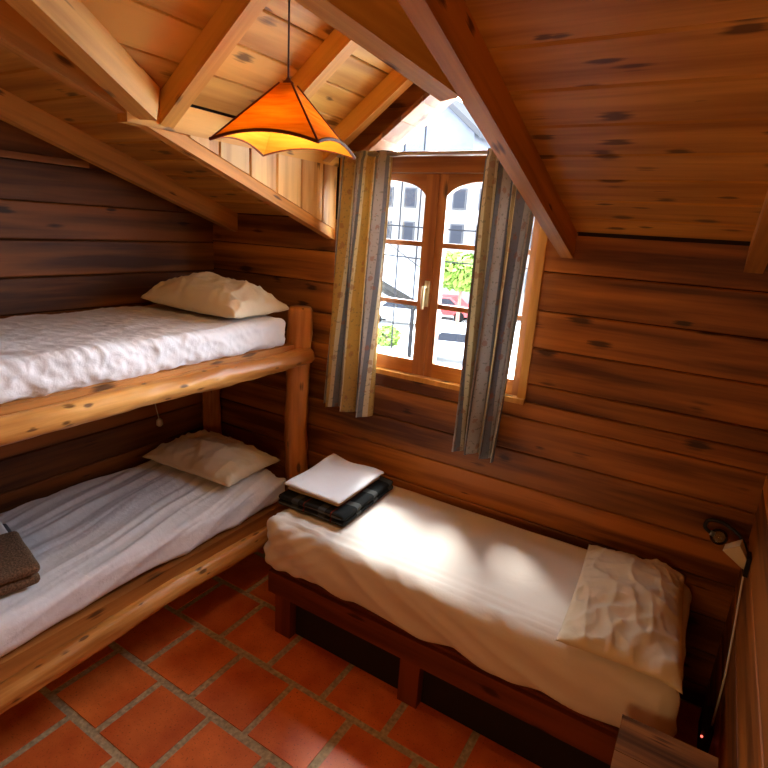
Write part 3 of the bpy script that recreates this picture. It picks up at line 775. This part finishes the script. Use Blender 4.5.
def disp_single(p, n):
    o = Vector((0, 0, 0))
    if n.y < -0.25:      # front drop: soft sag and pulled folds
        s = (p.z-0.36)/0.27
        fold = ridge((p.x*2.0-(0.64-p.z)*3.0, (p.z*9+p.x*3.0), 2.2))
        o += n*((fold-0.6)*0.022+0.010*noise.noise((p.x*3, p.z*5, 4)))
        o.z += -0.016*(1-s)*noise.noise((p.x*3.3, 2, 2))
        o += n*0.012*math.sin(PI*min(1, max(0, s)))
    if n.x > 0.25 or n.x < -0.25:
        o += n*((ridge((p.y*4+p.z*3, p.z*7, 5.2))-0.6)*0.012)
    if n.z > 0.5:
        e = p.y-(F+0.075)+0.012*noise.noise((p.x*2, 0, 3))      # creases running along the front edge
        o.z += 0.006*math.exp(-(e/0.010)**2)+0.005*math.exp(-((e-0.045)/0.012)**2)
        o.z += 0.0025*(ridge((p.x*3+p.y*2.5, p.y*6-p.x*2, 9.1))-0.6)+0.004*noise.noise((p.x*2.5, p.y*3, 1))
    # pulled corner folds near the foot end
    c = max(0, 1-((p.x+1.55)**2+(p.y-1.75)**2)**0.5/0.35)
    o += n*c*0.005*math.sin((p.x*1.0-p.z*1.6)*60)
    return o
sm_ = obj('mattress', rounded_box(-1.655, 0.150, F-0.012, 2.468, 0.360, 0.630, 0.06, 0.0105, disp_single), M['sheet_single'], None, True)
tag(sm_, 'single bed mattress in a loose white sheet under the window, lit by daylight', 'mattress')

def drp(x, y): return -0.10*sstep(0.10, 0.26, y*-1.0)*1.0 if False else 0.0
bm = pillow_mesh(0.735, 0.40, 0.085, 9.2, 0.03, 0.25, 0.018, lambda x, y: -0.014*sstep(0.12, 0.21, -y), 72, 0.5)
o = obj('pillow', bm, M['pillow'], None, True)
place(o, (-0.068, 2.080, 0.656), 0.0, 0.0, PI/2+0.05); tag(o, 'flat wrinkled pillow in a loose pale case on the single bed', 'pillow')

# blanket and folded sheets at the foot of the single bed
o = folded('blanket', 0.40, 0.50, 0.056, 2, M['tartan'], seed=11, amp=0.008)
place(o, (-1.490, 2.115, 0.639), 0, 0, 0.04); tag(o, 'dark checked wool blanket folded at the foot of the single bed', 'blanket')
o = folded('folded_sheet', 0.325, 0.40, 0.016, 1, M['beige_linen'], seed=14, amp=0.005)
place(o, (-1.515, 2.120, 0.702), 0, 0, 0.02); tag(o, 'folded beige sheet between the white sheet and the dark blanket', 'sheet')
def wsheet():
    bm = rounded_box(-0.17, 0.17, -0.215, 0.215, 0, 0.016, 0.0078, 0.012, lambda p, n: Vector((0, 0, 0.012*noise.noise((p.x*5+4, p.y*5, 2))+0.022*sstep(0.02, 0.17, -p.x)*sstep(0.0, 0.2, p.y)))+n*0.002*noise.noise((p.x*20, p.y*20, p.z)))
    return obj('folded_sheet', bm, M['white_linen'], None, True)
o = place(wsheet(), (-1.512, 2.122, 0.726), 0, 0, 0.02); tag(o, 'folded bright white sheet on top of the dark checked blanket', 'sheet')

# ------------------------------------------------------------------ pendant lamp
LX, LY, LZ = -1.372, 1.555, 2.245
lamp = thing('pendant_lamp', 'orange fabric pyramid pendant lamp hanging by a cord from the dormer ceiling', 'lamp', (LX, LY, LZ))
ang = math.radians(17); hs, ht, top_h = 0.186, 0.022, 0.203
def cpt(k, h, z):
    a = ang+PI/4+k*PI/2+PI
    return Vector((LX+math.cos(a)*h*math.sqrt(2), LY+math.sin(a)*h*math.sqrt(2), z))
corners = [cpt(k, hs, LZ) for k in range(4)]; tops = [cpt(k, ht, LZ+top_h) for k in range(4)]
for k in range(4):
    a, b_, c, d = corners[k], corners[(k+1) % 4], tops[(k+1) % 4], tops[k]
    bm = bmesh.new(); n = 14; g_ = {}
    mid = (a+b_+c+d)/4; nrm = (b_-a).cross(d-a).normalized()
    if nrm.dot(mid-Vector((LX, LY, mid.z))) < 0: nrm = -nrm
    for i in range(n+1):
        u = i/n
        for j in range(n+1):
            v = j/n
            p0 = a.lerp(b_, u)+Vector((0, 0, 0.030*4*u*(1-u)))*(1.0); p1 = d.lerp(c, u)
            p = p0.lerp(p1, v)
            p = p-nrm*0.012*math.sin(PI*v)*math.sin(PI*u)
            g_[i, j] = bm.verts.new(p)
    for i in range(n):
        for j in range(n): bm.faces.new((g_[i,j], g_[i+1,j], g_[i+1,j+1], g_[i,j+1]))
    po_ = obj('shade_panel', bm, M['shade'], lamp, True)
    bm = bmesh.new(); bm.from_mesh(po_.data)
    for v in bm.verts: v.co = v.co-nrm*0.004
    obj('shade_lining', bm, M['lining_cloth'], po_, True)
    bm = bmesh.new(); tube(bm, [a.lerp(b_, i/12)+Vector((0, 0, 0.030*4*(i/12)*(1-i/12))) for i in range(13)], 0.0055, 8); obj('hem_braid', bm, M['shade_trim'], po_)
    bm = bmesh.new(); tube(bm, [a.lerp(d, i/8) for i in range(9)], 0.0036, 8); obj('corner_seam', bm, M['shade_trim'], po_)
bm = bmesh.new(); tube(bm, [(LX, LY, LZ+top_h-0.012), (LX, LY, LZ+top_h+0.006), (LX, LY, LZ+top_h+0.012), (LX, LY, LZ+top_h+0.02)], [0.020, 0.018, 0.010, 0.005], 14); obj('shade_cap', bm, M['shade_trim'], lamp, True)
zt = zd(LX)-0.002
bm = bmesh.new(); tube(bm, [(LX, LY, LZ+top_h+0.01), (LX, LY, zt)], 0.0032, 8); obj('cord', bm, M['cord'], lamp, True)
bm = bmesh.new(); tube(bm, [(LX, LY, zt-0.02), (LX, LY, zt)], [0.028, 0.034], 16); obj('ceiling_rose', bm, M['cord'], lamp, True)
bm = bmesh.new(); tube(bm, [(LX, LY, LZ+top_h-0.012), (LX, LY, LZ+top_h-0.07)], 0.017, 12); obj('bulb_socket', bm, M['black'], lamp, True)
bm = bmesh.new(); tube(bm, [(LX, LY, LZ+top_h-0.07-q) for q in (0, 0.015, 0.03, 0.05, 0.065, 0.075, 0.08)], [0.013, 0.016, 0.024, 0.030, 0.026, 0.016, 0.005], 14)
obj('light_bulb', bm, M['bulb'], lamp, True)
lb = light('pendant_bulb_light', 'POINT', (LX, LY, LZ+0.035), BULB, (1.0, 0.72, 0.38), shadow_soft_size=0.03)

# ------------------------------------------------------------------ table in the near corner
tb = thing('side_table', 'rough worn timber table by the right wall at the bottom edge', 'table', (0.135, 1.38, 0))
TZ = 0.58
for k in range(3):
    y0 = 1.16+0.148*k
    boxo('top_board', 0.000, 0.262, y0, y0+0.146, TZ-0.035, TZ, M['table'], tb, 0.005)
for x in (0.02, 0.20):
    for y in (1.18, 1.545): boxo('leg', x, x+0.045, y, y+0.045, 0, TZ-0.035, M['table'], tb, 0.003)
boxo('apron', 0.025, 0.24, 1.565, 1.585, TZ-0.11, TZ-0.035, M['table'], tb, 0.002)

# ------------------------------------------------------------------ reading lamp on the right wall
rl = thing('wall_lamp', 'small cream shaded reading lamp with black arm low on the right wall', 'lamp', (0.30, 2.30, 0.88))
bm = bmesh.new(); n0 = Vector((0.262, 2.30, 0.885)); ax = Vector((-0.55, 0.10, 0.62)).normalized()
tube(bm, [n0-ax*0.048, n0-ax*0.035, n0+ax*0.045], [0.016, 0.022, 0.046], 4); bevel(bm, 0.008, 3); obj('lamp_shade', bm, M['cream'], rl, False)
bm = bmesh.new(); box(bm, 0.284, 0.299, 2.27, 2.33, 0.82, 0.90); bevel(bm, 0.004, 2); obj('wall_plate', bm, M['black'], rl)
bm = bmesh.new(); tube(bm, arc_pts([(0.288, 2.34, 0.885), (0.262, 2.40, 0.915), (0.205, 2.44, 0.935), (0.150, 2.45, 0.93), (0.140, 2.45, 0.895), (0.165, 2.45, 0.875)], 6), 0.0075, 10); obj('arm', bm, M['black'], rl, True)
bm = bmesh.new(); bmesh.ops.create_uvsphere(bm, u_segments=20, v_segments=14, radius=0.034, matrix=Matrix.Translation((0.195, 2.45, 0.868))); obj('clear_bulb', bm, M['bulbglass'], rl, True)
bm = bmesh.new(); tube(bm, [(0.162, 2.45, 0.876), (0.178, 2.45, 0.872)], 0.011, 10); obj('bulb_socket', bm, M['steel'], rl, True)
bm = bmesh.new(); tube(bm, arc_pts([(0.288, 2.29, 0.825), (0.290, 2.26, 0.76), (0.291, 2.20, 0.68), (0.291, 2.14, 0.60), (0.291, 2.08, 0.50), (0.291, 2.06, 0.30)], 6), 0.0035, 8); obj('cord', bm, M['whiteplastic'], rl, True)

pa = thing('power_adapter', 'small black power adapter with a red light, low on the right wall', 'adapter', (0.285, 2.12, 0.27))
bm = bmesh.new(); box(bm, 0.262, 0.299, 2.03, 2.17, 0.20, 0.29); bevel(bm, 0.006, 2); obj('adapter_case', bm, M['black'], pa)
bm = bmesh.new(); bmesh.ops.create_uvsphere(bm, u_segments=10, v_segments=8, radius=0.0045, matrix=Matrix.Translation((0.266, 2.028, 0.262))); obj('indicator_light', bm, M['red_led'], pa, True)

# little switch on the wall behind the lower bunk
sw = thing('cord_switch', 'small white cord switch hanging on the wall above the lower bunk', 'switch', (-2.80, 2.02, 0.76))
bm = bmesh.new(); tube(bm, [(-2.797, 2.02, 0.785), (-2.797, 2.02, 0.775), (-2.797, 2.02, 0.745), (-2.797, 2.02, 0.735)], [0.008, 0.018, 0.020, 0.010], 12); obj('switch_body', bm, M['whiteplastic'], sw, True)
bm = bmesh.new(); tube(bm, arc_pts([(-2.80, 2.02, 0.78), (-2.806, 2.0, 0.9), (-2.806, 1.99, 1.02), (-2.806, 1.985, 1.24)], 5), 0.003, 8); obj('cord', bm, M['whiteplastic'], sw, True)

# ------------------------------------------------------------------ outside, seen through the glass
M['asphalt'] = plain('pale_asphalt', srgb(150, 150, 148), 0.9, 0, 0.2, 0.2, 3)
M['render'] = plain('pale_render', srgb(62, 60, 60), 0.9, 0, 0.2, 0.12, 0.8)
M['render2'] = plain('grey_render', srgb(50, 53, 60), 0.9, 0, 0.2, 0.12, 0.8)
M['darkglass'] = plain('dark_panes', srgb(24, 25, 29), 0.9, 0, 0.0)
M['winframe'] = plain('grey_window_frames', srgb(38, 38, 40), 0.9, 0, 0.0)
M['eave'] = plain('dark_eave_boards', srgb(20, 19, 18), 0.9, 0, 0.0)
M['roof_tile'] = plain('grey_roof_tiles', srgb(58, 56, 56), 0.85, 0, 0.2, 0.3, 4)
M['leaf'] = plain('leaves', srgb(66, 84, 26), 0.8, 0, 0.2, 0.4, 3)
M['carwhite'] = plain('white_car_paint', srgb(130, 132, 136), 0.3)
M['cardark'] = plain('grey_car_paint', srgb(56, 58, 64), 0.3)
M['carred'] = plain('red_car_paint', srgb(96, 26, 26), 0.3)
M['tyre'] = plain('tyre_rubber', srgb(12, 12, 12), 0.9, 0, 0.0)
M['wire'] = plain('black_wire', srgb(18, 18, 20), 0.9, 0, 0.0)
GZ = -3.2
bm = bmesh.new(); box(bm, -45, 22, 3.2, 60, GZ-0.2, GZ); struct(obj('street_ground', bm, M['asphalt']))
def facade(label, x0, x1, y0, y1, z1, mt, cols, rowz, ww, wh, roofh, rows_skip=()):
    t = thing('apartment_building', label, 'building', ((x0+x1)/2, y0, GZ))
    bm = bmesh.new(); box(bm, x0, x1, y0, y1, GZ, z1); obj('wall', bm, mt, t)
    for i in range(cols):
        xc = x0+(x1-x0)*(i+0.5)/cols
        for z in rowz:
            bm = bmesh.new(); box(bm, xc-ww/2-0.1, xc+ww/2+0.1, y0-0.08, y0-0.001, z-0.1, z+wh+0.1)
            wf = obj('window', bm, M['winframe'], t)
            bm = bmesh.new(); box(bm, xc-ww/2, xc+ww/2, y0-0.10, y0-0.078, z, z+wh); q = obj('pane', bm, M['darkglass']); q.parent = wf; q.matrix_parent_inverse = (wf.matrix_parent_inverse @ wf.matrix_basis).inverted() if False else Matrix.Translation(-Vector(((x0+x1)/2, y0, GZ))) @ Matrix.Identity(4)
            q.matrix_parent_inverse = Matrix.Identity(4)
    if roofh:
        bm = bmesh.new(); quadslab(bm, [(x0-.4, y0-.5, z1), (x0-.4, (y0+y1)/2, z1+roofh), (x0-.4, y1+.5, z1)], (x1-x0+.8, 0, 0)); obj('roof', bm, M['roof_tile'], t)
    return t
facade('pale apartment building with rows of small dark windows across the street', -29, -9.0, 34, 42, 7.0, M['render'], 11, (-1.2, 1.4, 3.6, 5.4), 0.75, 1.1, 0)
gh = thing('house', 'tall pale gabled house behind the apartment building, seen through the triangular glass', 'house', (-22.3, 46, GZ))
bm = bmesh.new(); quadslab(bm, [(-27.0, 46, GZ), (-20.0, 46, GZ), (-20.0, 46, 10.2), (-23.5, 46, 13.0), (-27.0, 46, 10.2)], (0, 8, 0)); obj('wall', bm, M['render2'], gh)
for a, b_ in (((-27.7, 9.75), (-23.5, 13.1)), ((-23.5, 13.1), (-19.3, 9.75))):
    bm = bmesh.new(); quadslab(bm, [(a[0], 45.5, a[1]), (b_[0], 45.5, b_[1]), (b_[0], 45.5, b_[1]+0.5), (a[0], 45.5, a[1]+0.5)], (0, 9, 0)); obj('roof', bm, M['winframe'], gh)
cp = thing('carport', 'sloping grey lean-to roof on posts, seen through the left casement', 'shed', (-6.6, 11, GZ))
bm = bmesh.new(); quadslab(bm, [(-6.5, 9, 1.33), (-4.75, 9, 0.65), (-6.6, 13, 0.84), (-9.3, 13, 2.33)], (0, 0, 0.10)); obj('roof', bm, M['render2'], cp)
for a, b_ in (((-6.5, 9, 1.33), (-4.75, 9, 0.65)), ((-9.3, 13, 2.33), (-6.6, 13, 0.84))):
    bm = bmesh.new(); tube(bm, [a, b_], 0.11, 6); obj('eave_board', bm, M['eave'], cp)
for x, y, z in ((-6.3, 9.1, 1.2), (-5.9, 9.1, 1.05), (-8.9, 12.9, 2.1), (-6.9, 12.9, 0.95)):
    bm = bmesh.new(); tube(bm, [(x, y, GZ), (x, y, z)], 0.06, 8); obj('post', bm, M['eave'], cp)
def bush(label, c, r, n, ls=1.0):
    bm = bmesh.new(); rnd = random.Random(5)
    for _ in range(n):
        d = Vector((rnd.gauss(0, 1), rnd.gauss(0, 1), rnd.gauss(0, 1))).normalized()
        p = Vector(c)+Vector((d.x*r[0], d.y*r[1], d.z*r[2]))*(0.6+0.4*rnd.random())
        a = Vector((rnd.gauss(0, 1), rnd.gauss(0, 1), rnd.gauss(0, 1))).normalized(); b_ = a.orthogonal().normalized(); s = (0.10+0.08*rnd.random())*ls
        bm.faces.new([bm.verts.new(p+a*s), bm.verts.new(p+b_*s*0.6), bm.verts.new(p-a*s), bm.verts.new(p-b_*s*0.6)])
    t = thing('bush', label, 'bush', (c[0], c[1], GZ))
    obj('foliage', bm, M['leaf'], t)
    bm = bmesh.new(); tube(bm, [(c[0], c[1], GZ), (c[0]+.05, c[1], c[2])], [0.12, 0.06], 8); obj('stem', bm, M['cord'], t)
bush('yellow-green bush seen through the middle right pane', (-10.4, 24.0, 0.3), (2.2, 1.0, 0.85), 1500, 1.5)
bush('small green bush seen through the lower left pane', (-12.7, 21.4, -2.75), (0.7, 0.6, 0.5), 400, 1.0)
def car(label, loc, rz, mt):
    t = thing('car', label, 'car', loc)
    t.rotation_euler = (0, 0, rz)
    def pt(name, bm, m_, sm=False):
        o = obj(name, bm, m_, None, sm); o.parent = t; return o
    prof = [(-2.1, 0.35), (-2.1, 0.78), (-1.9, 0.92), (-1.3, 0.98), (-0.75, 1.42), (0.75, 1.45), (1.35, 1.0), (2.0, 0.88), (2.15, 0.7), (2.12, 0.35)]
    bm = bmesh.new(); quadslab(bm, [(x, -0.82, z) for x, z in prof], (0, 1.64, 0)); bevel(bm, 0.07, 2); pt('body', bm, mt, False)
    for y in (-0.835, 0.825):
        bm = bmesh.new(); quadslab(bm, [(-1.05, y, 1.0), (-0.68, y, 1.34), (0.68, y, 1.36), (1.12, y, 1.02)], (0, 0.012, 0)); pt('side_window', bm, M['darkglass'])
    for x in (-1.3, 1.35):
        for y in (-0.80, 0.66):
            bm = bmesh.new(); tube(bm, [(x, y-0.04, 0.32), (x, y+0.18, 0.32)], 0.32, 20); pt('wheel', bm, M['tyre'])
    return t
car('white parked car behind the small bush and the dark post, lower left pane', (-15.2, 27.2, GZ), 0.25, M['carwhite'])
car('red parked car below the yellow-green bush across the street', (-14.6, 31.2, GZ), 0.15, M['carred'])
car('pale car parked nearest to the window, at the foot of the lower right pane', (-8.8, 20.8, GZ), 0.3, M['carwhite'])
for x, y, tx in ((-4.06, 7.0, 'thin dark pole left of the two seen through the left casement'), (-3.86, 7.2, 'thin dark pole right of the two seen through the left casement')):
    pl_ = thing('utility_pole', tx, 'pole', (x, y, GZ))
    bm = bmesh.new(); tube(bm, [(x, y, GZ), (x, y, 6.0)], 0.012, 8); obj('pole', bm, M['wire'], pl_, True)
    bm = bmesh.new(); box(bm, x-0.09, x+0.09, y-0.03, y+0.03, 6.0, 6.06); obj('pole_cap', bm, M['wire'], pl_)
for z, tx in ((1.55, 'lower power line crossing the view through the window'), (2.05, 'upper power line crossing the view through the window')):
    bm = bmesh.new(); tube(bm, arc_pts([(-12, 8.6, z+0.35), (-3.6, 8.2, z), (4, 7.8, z+0.35)], 10), 0.012, 6); tag(obj('power_line', bm, M['wire'], None, True), tx, 'power line')
